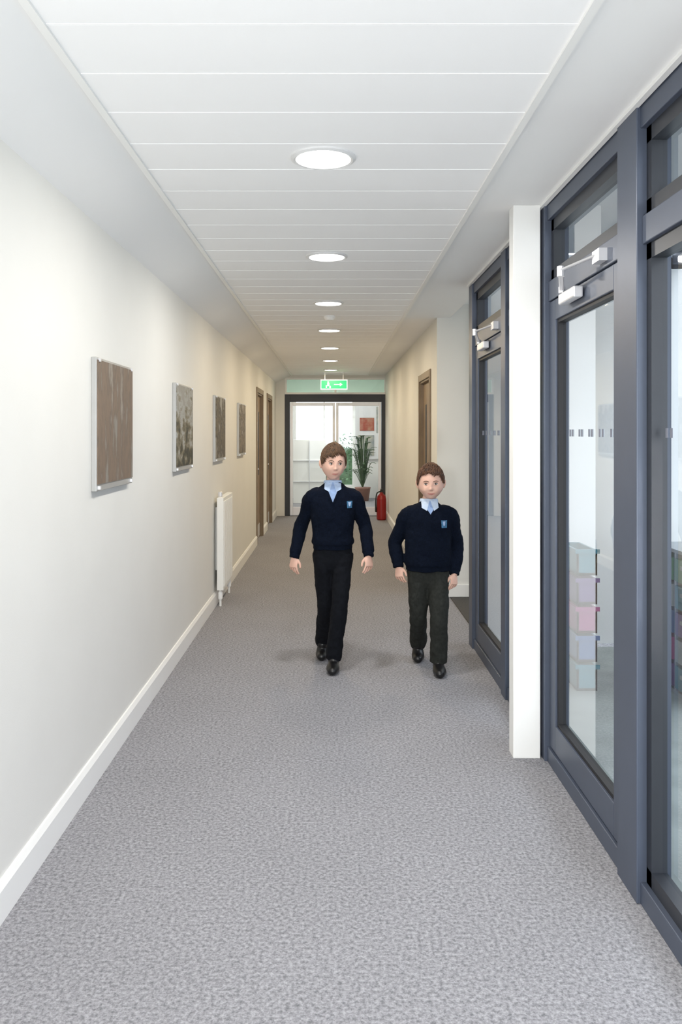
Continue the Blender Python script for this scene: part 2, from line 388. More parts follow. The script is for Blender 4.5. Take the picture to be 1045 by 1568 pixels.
# hedge outside the lobby window
q=MB()
for i in range(1500):
    x=random.uniform(-1.6,1.2); y=random.uniform(20.6,21.1); z=random.uniform(0.0,1.5)*(0.8+0.2*math.sin(x*4)); a=random.uniform(0,6.28)
    s=random.uniform(0.05,0.09); dx,dz=math.cos(a)*s,math.sin(a)*s
    q.quad([(x,y,z),(x+dx*.5-dz*.3,y-.02,z+dz*.5+dx*.3),(x+dx,y-.01,z+dz),(x+dx*.5+dz*.3,y+.02,z+dz*.5-dx*.3)],'leaf')
q.box(-1.6,1.25,20.75,21.0,-0.02,1.1,'leaf')
q.obj('garden_hedge')
# lobby contents
q=MB(); q.box(-0.85,-0.15,17.6,18.0,0,1.35,'trim_white'); 
for z in (0.45,0.9): q.box(-0.87,-0.13,17.58,17.6,z,z+0.02,'metal_silver')
q.box(-0.51,-0.49,17.58,17.6,0.02,1.33,'metal_silver'); q.obj('display_cabinet',bevel=0.004)
q=MB(); q.box(0.52,1.5,18.93,18.99,0.9,2.2,'metal_silver'); q.box(0.62,0.95,18.91,18.93,1.55,1.85,'poster_red'); q.box(1.0,1.4,18.91,18.93,1.5,2.1,'poster_blue'); q.box(0.58,0.95,18.91,18.93,0.98,1.45,'poster_blue'); q.obj('notice_board')
q=MB(); q.lathe(0.66,18.2,[(0.13,0),(0.17,0.26),(0.18,0.30),(0.15,0.30)],'terracotta')
for i in range(90):
    a=random.uniform(0,6.28); l=random.uniform(0.10,0.36); h=random.uniform(0.4,1.5)
    p0=Vector((0.66,18.2,0.28)); p1=p0+Vector((math.cos(a)*l*0.5,math.sin(a)*l*0.5,h*0.7)); p2=p0+Vector((math.cos(a)*l,math.sin(a)*l,h*0.78))
    q.tube([p0,p1,(p1+p2)/2+Vector((0,0,.05)),p2],[(0.004,0.004),(0.010,0.005),(0.03,0.005),(0.005,0.003)],'leaf',8,ref=(-math.sin(a),math.cos(a),0))
q.obj('potted_plant',smooth=True)

# exit sign
e=empty('exit_sign')
box_obj('case',(-0.21,0.25,14.0,14.04,2.24,2.41),'white_sign',e,0.004)
box_obj('face',(-0.195,0.235,13.995,14.0,2.255,2.395),'green_sign',e)
q=MB(); q.box(0.02,0.12,13.99,13.995,2.317,2.332,'white_sign'); q.prism([(0.12,2.295),(0.12,2.354),(0.165,2.3245)],13.99,13.995,'white_sign')
q.lathe(-0.08,13.99,[(0.013,2.355),(0.013,2.377)],'white_sign',10); q.box(-0.095,-0.06,13.99,13.995,2.3,2.35,'white_sign'); q.box(-0.12,-0.1,13.99,13.995,2.27,2.31,'white_sign'); q.box(-0.06,-0.035,13.99,13.995,2.265,2.3,'white_sign'); q.obj('pictogram',e)
q=MB(); q.box(-0.14,-0.13,14.015,14.025,2.41,ZC-0.012,'metal_silver'); q.box(0.17,0.18,14.015,14.025,2.41,ZC-0.012,'metal_silver'); q.obj('hangers',e)
q=MB(); q.lathe(-0.03,7.3,[(0.05,ZC-0.012),(0.05,ZC-0.03),(0.035,ZC-0.05),(0.01,ZC-0.052)],'trim_white'); q.obj('smoke_detector',smooth=False)
# extinguisher
q=MB(); fx,fy_=0.84,14.2
q.lathe(fx,fy_,[(0.07,0),(0.085,0.02),(0.085,0.36),(0.07,0.42),(0.03,0.46),(0.022,0.48)],'red_paint')
q.lathe(fx,fy_,[(0.025,0.48),(0.025,0.51),(0.012,0.54)],'black_plastic',12)
q.box(fx-0.012,fx+0.012,fy_-0.1,fy_+0.02,0.525,0.54,'black_plastic'); q.box(fx-0.01,fx+0.01,fy_-0.09,fy_+0.0,0.495,0.505,'black_plastic')
q.tube([(fx-0.02,fy_,0.49),(fx-0.08,fy_-0.02,0.46),(fx-0.1,fy_-0.02,0.32),(fx-0.095,fy_-0.02,0.15)],[0.011]*3+[0.018],'black_plastic',8)
q.obj('fire_extinguisher',smooth=False)

# ------------------------------------------------------------ pictures
arts=['art_brown','art_grey','art_olive','art_dusk']
for i in range(4):
    y0=3.50+1.775*i; w=0.62; z0,z1=1.25,1.825
    e=empty('framed_picture')
    X=XL
    q=MB(); q.box(X+0.0,X+0.024,y0,y0+w,z0,z1,'picture_edge'); q.obj('backing',e,0.003)
    q=MB(); q.box(X+0.024,X+0.028,y0+0.006,y0+w-0.006,z0+0.030,z1-0.012,arts[i]); q.obj('print',e)
    q=MB()
    for a in (y0+0.03,y0+w-0.03):
        for z in (z0+0.015,z1-0.012):
            q.box(X+0.024,X+0.034,a-0.007,a+0.007,z-0.007,z+0.007,'metal_silver')
    q.obj('fixings',e)
# radiator (slim upright panel)
e=empty('radiator'); y0,y1=7.10,7.75; xa,xb=XL+0.028,XL+0.085
q=MB(); q.box(xa,xb,y0,y1,0.14,0.94,'radiator_white')
n=10
for i in range(n):
    a=y0+0.02+i*(y1-y0-0.04)/n; q.box(xb-0.001,xb+0.006,a,a+0.04,0.17,0.91,'radiator_white')
q.obj('panel',e,0.004)
q=MB()
for i in range(20):
    a=y0+0.01+i*(y1-y0-0.02)/20; q.box(xa+0.012,xb-0.012,a,a+0.014,0.938,0.946,'radiator_white')
q.obj('grille',e)
q=MB(); q.box(XL+0.002,xa,y0+0.1,y0+0.14,0.3,0.85,'radiator_white'); q.box(XL+0.002,xa,y1-0.14,y1-0.1,0.3,0.85,'radiator_white'); q.obj('brackets',e)
q=MB(); 
for yy in (y0+0.03,y1-0.03): q.tube([(XL+0.055,yy,0.0),(XL+0.055,yy,0.08),(XL+0.055,yy,0.15)],[0.01]*3,'radiator_white',8,round_=False); q.lathe(XL+0.055,yy,[(0.018,0.06),(0.02,0.07),(0.02,0.12),(0.012,0.13)],'trim_white',12)
q.obj('valve',e)
q=MB(); q.lathe(XL+0.05,y0+0.05,[(0.018,0.94),(0.02,0.95),(0.02,0.985),(0.012,0.99)],'metal_silver',12); q.obj('thermostat',e)

# ------------------------------------------------------------ white column
q=MB(); q.box(0.832,0.957,3.79,3.88,0,ZC,'trim_white'); q.obj('column_boxing',bevel=0.003)

# ------------------------------------------------------------ glazed screens (right)
TZ0,TZ1=2.10,2.19
def screen(name, y0,y1, muls, glassbays, m='frame_grey'):
    e=empty(name)
    q=MB()
    q.box(XG,XG+0.09,y0,y1,0,0.07,m)         # sill
    q.box(XG,XG+0.09,y0,y1,2.47,ZC,m)        # head
    q.box(XG+0.005,XG+0.085,y0,y1,TZ0,TZ1,m) # transom
    for a,b in muls: q.box(XG-0.012,XG+0.10,a,b,0.0,ZC,m)
    q.obj('frame',e,0.003)
    q=MB()
    for a,b,z0,z1 in glassbays:
        for c in ((a,a+0.04,z0,z1),(b-0.04,b,z0,z1),(a,b,z0,z0+0.05),(a,b,z1-0.05,z1)):
            q.box(XG+0.02,XG+0.07,c[0],c[1],c[2],c[3],'frame_dark')
    q.obj('beads',e)
    q=MB()
    for a,b,z0,z1 in glassbays: q.paneX(XG+0.055,a+0.03,b-0.03,z0+0.03,z1-0.03,'glass_clear')
    q.obj('glazing',e)
    return e
def dots(e,a,b,x):
    q=MB(); y=a+0.06
    while y<b-0.05:
        for d in (0,0.035):
            q.box(x,x+0.002,y+d,y+d+0.015,1.5-0.015,1.5+0.015,'manifest_dot')
        y+=0.13
    q.obj('manifestation_dots',e)
s=screen('window_3',YB,3.87,[(YB,YB+0.1),(-1.4,-1.28),(0.1,0.22),(1.5,1.62),(2.62,2.80),(3.76,3.87)],
   [(YB+0.1,-1.4,0.07,TZ0),(-1.28,0.1,0.07,TZ0),(0.22,1.5,0.07,TZ0),(1.62,2.62,0.07,TZ0),
    (YB+0.1,-1.4,TZ1,2.47),(-1.28,0.1,TZ1,2.47),(0.22,1.5,TZ1,2.47),(1.62,2.62,TZ1,2.47),(2.80,3.76,TZ1,2.47)])
dots(s,1.66,2.58,XG+0.052)
s=screen('window_4',3.90,5.85,[(3.90,3.98),(4.62,4.74),(5.72,5.85)],
   [(3.98,4.62,0.07,TZ0),(3.98,4.62,TZ1,2.47),(4.74,5.72,TZ1,2.47)],'frame_grey')
dots(s,4.02,4.58,XG+0.052)
def gdoor(name,y0,y1):
    e=empty(name); x0,x1=XG+0.01,XG+0.06; z0,z1=0.075,TZ0-0.005
    q=MB()
    q.box(x0,x1,y0,y0+0.09,z0,z1,'frame_grey'); q.box(x0,x1,y1-0.09,y1,z0,z1,'frame_grey')
    q.box(x0,x1,y0+0.09,y1-0.09,z0,z0+0.12,'frame_grey'); q.box(x0,x1,y0+0.09,y1-0.09,z1-0.09,z1,'frame_grey')
    q.obj('leaf_frame',e,0.003)
    q=MB()
    for c in ((y0+0.09,y0+0.105,z0+0.12,z1-0.09),(y1-0.105,y1-0.09,z0+0.12,z1-0.09),(y0+0.105,y1-0.105,z0+0.12,z0+0.135),(y0+0.105,y1-0.105,z1-0.105,z1-0.09)):
        q.box(x0+0.01,x1-0.005,c[0],c[1],c[2],c[3],'gasket')
    q.obj('gasket',e)
    q=MB(); q.paneX(x0+0.032,y0+0.09,y1-0.09,z0+0.12,z1-0.09,'glass_clear'); q.obj('pane',e)
    dots(e,y0+0.1,y1-0.1,x0+0.029)
    q=MB()
    q.box(XG-0.035,XG+0.004,y0+0.42,y0+0.64,TZ0-0.065,TZ0-0.02,'metal_silver')
    q.obj('closer_body',e,0.006)
    q=MB()
    q.tube([(XG-0.03,y0+0.6,TZ0-0.01),(XG-0.09,y0+0.40,TZ0+0.03)],[(0.010,0.005)]*2,'metal_silver',8)
    q.tube([(XG-0.09,y0+0.40,TZ0+0.035),(XG-0.012,y0+0.18,TZ0+0.05)],[(0.010,0.005)]*2,'metal_silver',8)
    q.lathe(XG-0.09,y0+0.40,[(0.015,TZ0+0.01),(0.015,TZ0+0.05)],'metal_silver',12)
    q.lathe(XG-0.03,y0+0.6,[(0.014,TZ0-0.02),(0.014,TZ0+0.005)],'metal_silver',12)
    q.box(XG-0.025,XG+0.006,y0+0.14,y0+0.22,TZ0+0.02,TZ0+0.065,'metal_silver')
    q.obj('closer_arm',e)
gdoor('door_5',2.81,3.75); gdoor('door_6',4.75,5.71)
# screen behind camera
e=empty('window_5')
q=MB()
for c in ((XL,XL+0.08,0,ZC),(-0.05,0.03,0,ZC),(0.9,0.98,0,ZC),(XL+.08,0.9,0,0.1),(XL+.08,0.9,2.1,2.18),(XL+.08,.9,2.4,2.55)): q.box(c[0],c[1],YB-0.1,YB-0.02,c[2],c[3],'frame_grey')
q.obj('frame',e)
q=MB(); q.paneY(YB-0.06,XL+0.08,0.9,0.1,2.4,'glass_end'); q.obj('pane',e)
# recess window
e=empty('window_6')
q=MB()
for c in ((5.97,6.05,0,2.67),(7.42,7.5,0,2.67),(6.05,7.42,0,0.1),(6.05,7.42,2.55,2.67),(6.7,6.76,0.1,2.55)): q.box(2.52,2.6,c[0],c[1],c[2],c[3],'frame_grey')
q.obj('frame',e); q=MB(); q.paneX(2.56,6.05,7.42,0.1,2.55,'glass_end'); q.obj('pane',e)

# ------------------------------------------------------------ courtyard
q=MB()
q.box(7.5,7.8,-9,26,-0.02,6.0,'facade')
for i in range(10):
    y=-6+i*3.3
    for zz in (0.9,3.2):
        q.box(7.46,7.5,y,y+1.6,zz,zz+1.4,'frame_grey'); q.box(7.45,7.46,y+0.06,y+1.54,zz+0.06,zz+1.34,'facade')
q.obj('courtyard_facade')
q=MB(); q.box(1.12,2.5,1.2,5.86,2.78,2.88,'added_canopy'); q.box(2.42,2.5,1.2,5.86,2.70,2.78,'frame_grey')  # outdoor roof slab added to keep bright sky out of the fanlights
for y in (1.3,): q.box(2.40,2.48,y,y+0.08,-0.02,2.70,'frame_grey')
q.obj('added_sky_canopy')
q=MB(); X0,Y0=2.0,4.45
q.box(X0,X0+0.42,Y0,Y0+0.7,-0.02,0.0,'tray_clear'); q.box(X0,X0+0.42,Y0,Y0+0.7,0.80,0.82,'tray_clear')
for y in (Y0,Y0+0.34,Y0+0.68): q.box(X0,X0+0.42,y,y+0.02,0,0.8,'tray_clear')
tc=['tray_teal','tray_clear','tray_purple','tray_teal','tray_green','tray_purple','tray_pink','tray_blue','tray_clear','tray_green']
k=0
for y in (Y0+0.03,Y0+0.37):
    for i in range(5):
        z=0.02+i*0.155; q.box(X0-0.01,X0+0.4,y,y+0.3,z,z+0.13,tc[k]); q.box(X0-0.025,X0-0.01,y+0.1,y+0.2,z+0.08,z+0.1,'tray_clear'); k+=1
q.obj('tray_storage_unit')
q=MB()
cc=['tray_teal','tray_blue','tray_pink','tray_purple','tray_teal']
for i in range(5):
    z=-0.02+i*0.17; a,b,c,d=1.44,1.56,4.85,5.2
    q.box(a,b,c,d,z,z+0.015,cc[i])
    for w in ((a,a+0.012,c,d),(b-0.012,b,c,d),(a,b,c,c+0.012),(a,b,d-0.012,d)): q.box(*w,z,z+0.15,cc[i])
    q.box(a-0.012,b+0.012,c-0.012,c,z+0.13,z+0.155,cc[i]); q.box(a-0.012,a,c,d,z+0.13,z+0.155,cc[i])
q.obj('stacked_play_crates')

# ------------------------------------------------------------ PEOPLE
def bake(o, voxel, smooth_it=3, disp=None, name=None):
    r=o.modifiers.new('r','REMESH'); r.mode='VOXEL'; r.voxel_size=voxel; r.use_smooth_shade=True
    if smooth_it:
        s=o.modifiers.new('s','SMOOTH'); s.factor=0.5; s.iterations=smooth_it
    if disp:
        for sc,st in disp:
            t=bpy.data.textures.new('folds','CLOUDS'); t.noise_scale=sc; t.noise_depth=2
            d=o.modifiers.new('d','DISPLACE'); d.texture=t; d.strength=st; d.mid_level=0.5; d.texture_coords='GLOBAL'
    dg=bpy.context.evaluated_depsgraph_get()
    me=bpy.data.meshes.new_from_object(o.evaluated_get(dg))
    old=o.data; mats=[m for m in old.materials]
    o.modifiers.clear(); me.materials.clear()
    o.data=me
    for m in mats: me.materials.append(m)
    me.polygons.foreach_set('material_index',[0]*len(me.polygons))
    me.polygons.foreach_set('use_smooth',[True]*len(me.polygons)); me.update()
    return o
def bvh(o):
    me=o.data
    return BVHTree.FromPolygons([v.co for v in me.vertices],[p.vertices[:] for p in me.polygons])
def fy(trees,x,z,y0):
    best=None
    for tree in trees:
        h=tree.ray_cast(Vector((x,y0,z)),Vector((0,1,0)))
        if h[0] is not None and (best is None or h[0].y<best): best=h[0].y
    return best
def patch(q,tree,pts,off,m,y0,n=10,thick=0.004):
    k=q.mi(m); i0=len(q.v); last=None
    for side in (0,1):
        for j in range(n+1):
            for i in range(n+1):
                u,v=i/n,j/n
                a,b,c,d=[Vector(p) for p in pts]
                p=(a*(1-u)+b*u)*(1-v)+(d*(1-u)+c*u)*v
                y=fy(tree,p.x,p.y,y0)
                if y is None: y=last if last is not None else y0+0.5
                last=y
                q.v.append((p.x,y-off+(thick if side else 0),p.y))
    N=n+1
    for j in range(n):
        for i in range(n):
            a=i0+j*N+i
            q.f.append((a,a+1,a+1+N,a+N)); q.m.append(k)
            b=a+N*N; q.f.append((b,b+N,b+1+N,b+1)); q.m.append(k)
    bd=[(0,i) for i in range(N)]+[(j,n) for j in range(1,N)]+[(n,i) for i in range(n-1,-1,-1)]+[(j,0) for j in range(n-1,0,-1)]
    for t in range(len(bd)):
        a=bd[t]; b=bd[(t+1)%len(bd)]
        ia=i0+a[0]*N+a[1]; ib=i0+b[0]*N+b[1]
        q.f.append((ib,ia,ia+N*N,ib+N*N)); q.m.append(k)

def sst(a,b,x):
    t=max(0,min(1,(x-a)/(b-a))); return t*t*(3-2*t)
EZ=-0.03
def headf(d, W, D, H, full=0.0):
    x,y,z=d
    wx=1.0
    if z<0: wx*=1-(0.20-0.10*full)*sst(0.1,1,-z)
    if z<0: wx*=1+0.06*math.exp(-((z+0.45)/0.25)**2)
    if z<0 and y>0: y*=1-0.40*sst(0,0.9,-z)
    if z<0 and y<0: y*=1+0.06*sst(0,1,-z)
    X=x*wx; Y=y; Z=z
    if y<0:
        Y*=0.93
        g=lambda cx,cz,sx,sz: math.exp(-((x-cx)/sx)**2-((z-cz)/sz)**2)
        Y-=0.07*g(0,-0.15,0.09,0.15)+0.16*g(0,-0.30,0.11,0.075)+0.05*g(0.11,-0.33,0.06,0.05)+0.05*g(-0.11,-0.33,0.06,0.05)
        Y+=0.09*g(0.37,EZ,0.17,0.11)+0.09*g(-0.37,EZ,0.17,0.11)
        Y-=0.02*g(0.33,0.15,0.2,0.06)+0.02*g(-0.33,0.15,0.2,0.06)
        Y-=0.05*g(0,-0.55,0.2,0.04)+0.05*g(0,-0.64,0.17,0.04)
        Y+=0.02*g(0,-0.595,0.2,0.02)+0.03*g(0,-0.74,0.2,0.05)
        Y-=0.06*g(0,-0.88,0.24,0.1)
        Y-=(0.05+0.05*full)*(g(0.50,-0.42,0.2,0.2)+g(-0.50,-0.42,0.2,0.2))
    if z<-0.75: Z=-0.75+(z+0.75)*0.95
    return Vector((X*W,Y*D,Z*H))

def make_boy(name, P):
    root=empty(name)
    c=Vector(P['head']); W,D,H=P['hdim']; M=Matrix.Rotation(P['yaw'],3,'Z')@Matrix.Rotation(P.get('tilt',0),3,'Y')@Matrix.Rotation(P.get('nod',0),3,'X')
    full=P.get('full',0)
    hp=lambda d,s=1.0: c+M@(headf(d,W,D,H,full)*s)
    q=MB(); n=64;kk=60; rs=[]
    for a in range(kk+1):
        th=math.pi*(0.01+0.98*a/kk); rs.append([hp((math.sin(th)*math.cos(2*math.pi*b/n),math.sin(th)*math.sin(2*math.pi*b/n),-math.cos(th))) for b in range(n)])
    q.rings(rs,'skin')
    for sx in (-1,1):   # ears
        q.ellip(c+M@Vector((sx*W*1.02,0.010,-0.014)),(0.007,0.016,0.027),'skin',12,10,M@Matrix.Rotation(sx*0.5,3,'Z'))
        q.ellip(c+M@Vector((sx*W*1.10,0.016,-0.006)),(0.005,0.011,0.023),'skin',12,10,M@Matrix.Rotation(sx*0.7,3,'Z'))
    nb=Vector(P['neck'])
    q.tube([c+Vector((0,0.018,-H*0.55)),(c+nb)/2+Vector((0,0.02,-H*0.35)),nb+Vector((0,0.012,0)),nb+Vector((0,0.01,-0.08))],[0.042,0.042,0.045,0.060],'skin',20)
    pel=P['pelvis']
    q.tube([nb+Vector((0,.01,-0.06)),nb+Vector((0,.01,-0.12)),(nb+Vector(pel))/2,Vector(pel)],[(0.05,0.04),(0.09,0.06),(0.09,0.065),(0.095,0.07)],'skin',24)
    for s in (0,1):
        S0,E,Wr=[Vector(p) for p in P['arms'][s]]
        q.tube([nb+Vector((0,0.01,-0.09)),S0+Vector((0,0,-0.01)),(S0+E)/2,E,(E+Wr)/2,Wr],[0.03,0.034,0.031,0.028,0.026,(0.022,0.018)],'skin',16,ref=(0,1,0))
        hi,kn,an,ba=[Vector(p) for p in P['legs'][s]]
        q.tube([hi,(hi+kn)/2,kn,kn.lerp(an,0.35),an],[0.055,0.050,0.041,0.040,0.027],'skin',16)
    for s in (0,1):   # hands
        S0,E,Wr=[Vector(p) for p in P['arms'][s]]
        sg=1 if s==0 else -1
        d=(Wr-E).normalized(); d=(d+Vector((0,-0.1,-0.8))).normalized()
        rot=P['hrot'][s]
        inn=Vector((sg*math.cos(rot), math.sin(rot),0)); inn=(inn-d*inn.dot(d)).normalized()
        fw=d.cross(inn)*(-1); 
        if fw.y>0: fw=-fw
        hs=P['hs']
        def L(a,b,c_): return Wr+(inn*a+fw*b+d*c_)*hs
        q.tube([L(0,0,-0.02),L(0,0,0.0),L(0,0.002,0.03),L(0.002,0.0,0.068)],[(0.016*hs,0.020*hs),(0.016*hs,0.022*hs),(0.013*hs,0.033*hs),(0.010*hs,0.036*hs)],'skin',16,ref=tuple(inn))
        for k,(o,l,ang) in enumerate(((0.029,0.058,0.25),(0.0098,0.066,0.32),(-0.0098,0.060,0.40),(-0.029,0.046,0.5))):
            base=(0.002,o*0.95,0.062); cur=Vector(base); pts=[cur.copy()-Vector((0,0,0.015)),cur.copy()]; a=ang*0.5
            for seg in (0.45,0.32,0.23):
                a+=ang*0.9; cur=cur+Vector((math.sin(a)*l*seg,o*0.25*seg,math.cos(a)*l*seg)); pts.append(cur.copy())
            q.tube([L(*p) for p in pts],[0.0075*hs,0.0074*hs,0.0069*hs,0.0064*hs,0.0055*hs],'skin',10,sub=3)
        q.tube([L(0.004,0.014,0.010),L(0.010,0.034,0.028),L(0.017,0.046,0.048),L(0.021,0.049,0.070)],[0.011*hs,0.0105*hs,0.0085*hs,0.0068*hs],'skin',10)
    body=bake(q.obj('body',root),0.0024,2)
    # --- face details
    q=MB()
    fwd=M@Vector((0,-1,0))
    for sx in (-1,1):
        ec=(sx*0.37,0,EZ); p=hp((ec[0],-math.sqrt(max(0,1-ec[0]**2-ec[2]**2)),ec[2]))
        R=M@Matrix.Rotation(sx*0.25,3,'Z')
        q.ellip(p+fwd*(-0.0010),(0.0135,0.006,0.0070),'eye_white',14,10,R)
        q.ellip(p+fwd*0.0025+M@Vector((P.get('gaze',0),0,0)),(0.0060,0.0035,0.0062),'eye_iris',12,8,M)
        q.tube([p+R@Vector((-0.0135,0.001,0.002)),p+R@Vector((-0.006,-0.0055,0.0072)),p+R@Vector((0.006,-0.0055,0.0072)),p+R@Vector((0.0135,0.001,0.002))],[0.0010,0.0017,0.0017,0.0010],P['hairmat'],6)
        q.tube([p+R@Vector((-0.012,0.001,-0.003)),p+R@Vector((0,-0.0050,-0.0070)),p+R@Vector((0.012,0.001,-0.003))],[0.0014,0.0022,0.0014],'skin',6)
        b=[hp((sx*xx,-math.sqrt(1-xx*xx-zz*zz),zz),1.008) for xx,zz in ((0.18,0.12),(0.38,0.165),(0.58,0.11))]
        q.tube(b,[(0.0015,0.002),(0.0018,0.0026),(0.001,0.0012)],P['hairmat'],8)
        p2=hp((sx*0.055,-math.sqrt(1-0.055**2-0.37**2),-0.37)); q.ellip(p2,(0.0022,0.0018,0.0012),'lips',8,6,M)
    for zz,rr in ((-0.575,0.0026),(-0.625,0.0034)):
        b=[hp((xx,-math.sqrt(1-xx*xx-(zz)**2),zz+0.30*xx*xx),1.0) for xx in (-0.30,-0.15,0,0.15,0.30)]
        q.tube(b,[(rr*0.5,0.001),(rr,0.0018),(rr,rr*0.9),(rr,0.0018),(rr*0.5,0.001)],'lips',8)
    q.obj('face_features',root,smooth=True)
    # --- hair
    hm=P['hairmat']; q=MB()
    def mask(d):
        x,y,z=d
        r=math.hypot(x,y)+1e-6; az=math.degrees(math.atan2(x,-y))
        aa=abs(az)
        fr=P['fringe']+P.get('slant',0)*x+0.05*math.sin(az*0.12+P.get('part',0))
        pts_=[(0,fr),(38,fr-0.03),(58,0.28),(70,0.02),(80,-0.10),(86,0.18),(112,0.16),(122,-0.20),(140,-0.48),(180,-0.55)]
        for (a0,l0),(a1,l1) in zip(pts_,pts_[1:]):
            if a0<=aa<=a1: lim=l0+(l1-l0)*(aa-a0)/(a1-a0); break
        return z>lim
    n=96;kk=70
    vs={};
    k=q.mi(hm)
    grid=[]
    for a in range(kk+1):
        th=math.pi*(a/kk)*0.78; row=[]
        for b in range(n):
            ph=2*math.pi*b/n; d=Vector((math.sin(th)*math.cos(ph),math.sin(th)*math.sin(ph),math.cos(th)))
            row.append(d)
        grid.append(row)
    def hs_(d): return 1.05+0.03*noise.noise(d*4)+0.03*max(0,d.z)
    def vid(a,b):
        b%=n
        if (a,b) not in vs:
            d=grid[a][b]
            vs[(a,b)]=len(q.v); q.v.append(tuple(hp(d,hs_(d))))
        return vs[(a,b)]
    for a in range(kk):
        for b in range(n):
            if all(mask(grid[aa][bb%n]) for aa,bb in ((a,b),(a+1,b),(a,b+1),(a+1,b+1))):
                q.f.append((vid(a,b),vid(a+1,b),vid(a+1,b+1),vid(a,b+1))); q.m.append(k)
    crown=Vector(P.get('crown',(0.15,0.35,0.92))).normalized()
    t1=crown.cross(Vector((1,0,0))).normalized(); t2=crown.cross(t1)
    cnt=0
    while cnt<2600:
        ph=random.uniform(0,6.283); th=math.acos(random.uniform(-0.3,1))
        def dd(th,ph): return crown*math.cos(th)+(t1*math.cos(ph)+t2*math.sin(ph))*math.sin(th)
        d0=dd(th,ph)
        if not mask(d0): continue
        cnt+=1
        ln=random.uniform(0.16,0.42)*P.get('hlen',1); sw=random.uniform(-0.22,0.22)+P.get('sweep',0.2)
        lift=random.uniform(0.0,0.055)+0.02*max(0,d0.z)
        pts=[]; over=0
        for t in (0,0.33,0.66,1):
            dv=dd(th+ln*t,ph+sw*t*t*0.6); dv.normalize()
            if not mask(dv): over+=1
            if over>1: break
            pts.append(hp(dv,hs_(d0)+lift-0.03*t*t*(1 if not over else 2)))
        if len(pts)<3: continue
        r=random.uniform(0.0014,0.0026)
        q.tube(pts,[r,r*1.2,r,r*0.25][:len(pts)-1]+[r*0.25],hm,5,sub=2,round_=False)
    q.obj('hair',root,smooth=True)
    # --- shirt under the sweater
    q=MB()
    q.tube([nb+Vector((0,0.006,-0.14)),nb+Vector((0,0.006,-0.06)),nb+Vector((0,0.006,-0.015)),nb+Vector((0,0.008,0.020))],[(0.10,0.06),(0.082,0.058),(0.064,0.058),(0.056,0.053)],P['colmat'],32,round_=False)
    st=bake(q.obj('shirt',root),0.004,2)
    # --- sweater
    q=MB(); tor=P['torso']
    q.tube([t[0] for t in tor],[t[1] for t in tor],'navy_knit',32,round_=False)
    for s in (0,1):
        S0,E,Wr=[Vector(p) for p in P['arms'][s]]
        inner=Vector((S0.x*0.45+nb.x*0.55,S0.y+0.003,S0.z+0.012)); a=P['sl']
        d=(Wr-E).normalized()
        q.tube([inner,S0,(S0+E)/2,E,(E+Wr)/2,Wr-d*0.030,Wr-d*0.022,Wr+d*0.006],[a*1.05,a,a*0.88,a*0.84,a*0.78,a*0.70,a*0.62,a*0.60],'navy_knit',20,ref=(0,1,0),round_=False)
    sw=bake(q.obj('sweater',root),0.0045,3,[(0.09,0.014),(0.03,0.006)])
    tree=[bvh(sw),bvh(st)]
    # --- trousers
    q=MB(); tr=P['tr']; pv=Vector(pel)
    q.tube([pv+Vector((0,0,0.10)),pv+Vector((0,0,0.0)),pv+Vector((0,0,-0.06))],[(P['hipw']*0.88,0.075),(P['hipw']*0.96,0.084),(P['hipw']*0.9,0.08)],P['trmat'],28)
    for s in (0,1):
        hi,kn,an,ba=[Vector(p) for p in P['legs'][s]]
        d=(an-kn).normalized()
        q.tube([hi+Vector((0,0,0.03)),(hi*0.6+kn*0.4),kn,kn.lerp(an,0.5),an+d*0.02],[(tr*1.22,tr*1.35),(tr*1.12,tr*1.25),(tr*0.94,tr),(tr*0.92,tr),(tr*0.92,tr*1.08)],P['trmat'],24,round_=False)
    bake(q.obj('trousers',root),0.005,3,[(0.10,0.016),(0.035,0.007)])
    # --- shoes
    for s in (0,1):
        q=MB(); hi,kn,an,ba=[Vector(p) for p in P['legs'][s]]
        flat=(ba.z<0.03 and an.z<0.1)
        fd=(ba-an); fdh=Vector((fd.x,fd.y,0)).normalized()
        heel=an-fdh*0.035+Vector((0,0,-an.z+0.036)) if flat else an-fd.normalized()*0.01+Vector((0,0.028,-0.035))
        toe=Vector((ba.x,ba.y,0.03))+fdh*0.045
        mid=(heel+Vector((ba.x,ba.y,0.034)))/2+Vector((0,0,0.006))
        q.tube([heel,mid,Vector((ba.x,ba.y,0.034)),toe],[(0.033,0.034),(0.036,0.036),(0.042,0.032),(0.030,0.024)],'shoe_leather',20)
        q.tube([an+Vector((0,0,0.04)),an+Vector((0,0,-0.02)),an+Vector((0,0,-0.02))+fdh*0.03],[0.033,0.034,0.034],'shoe_leather',16)
        sh_=bake(q.obj('shoe_%d'%(s+1),root),0.004,2)
        mz=min(v.co.z for v in sh_.data.vertices)
        for v in sh_.data.vertices: v.co.z-=mz
    # --- shirt front, collar, V neck rib, badge
    q=MB(); yb=c.y-0.6
    for pts,off,m in P['patches']: patch(q,tree,pts,off,m,yb)
    q.obj('collar_and_badge',root,smooth=False)
    return root

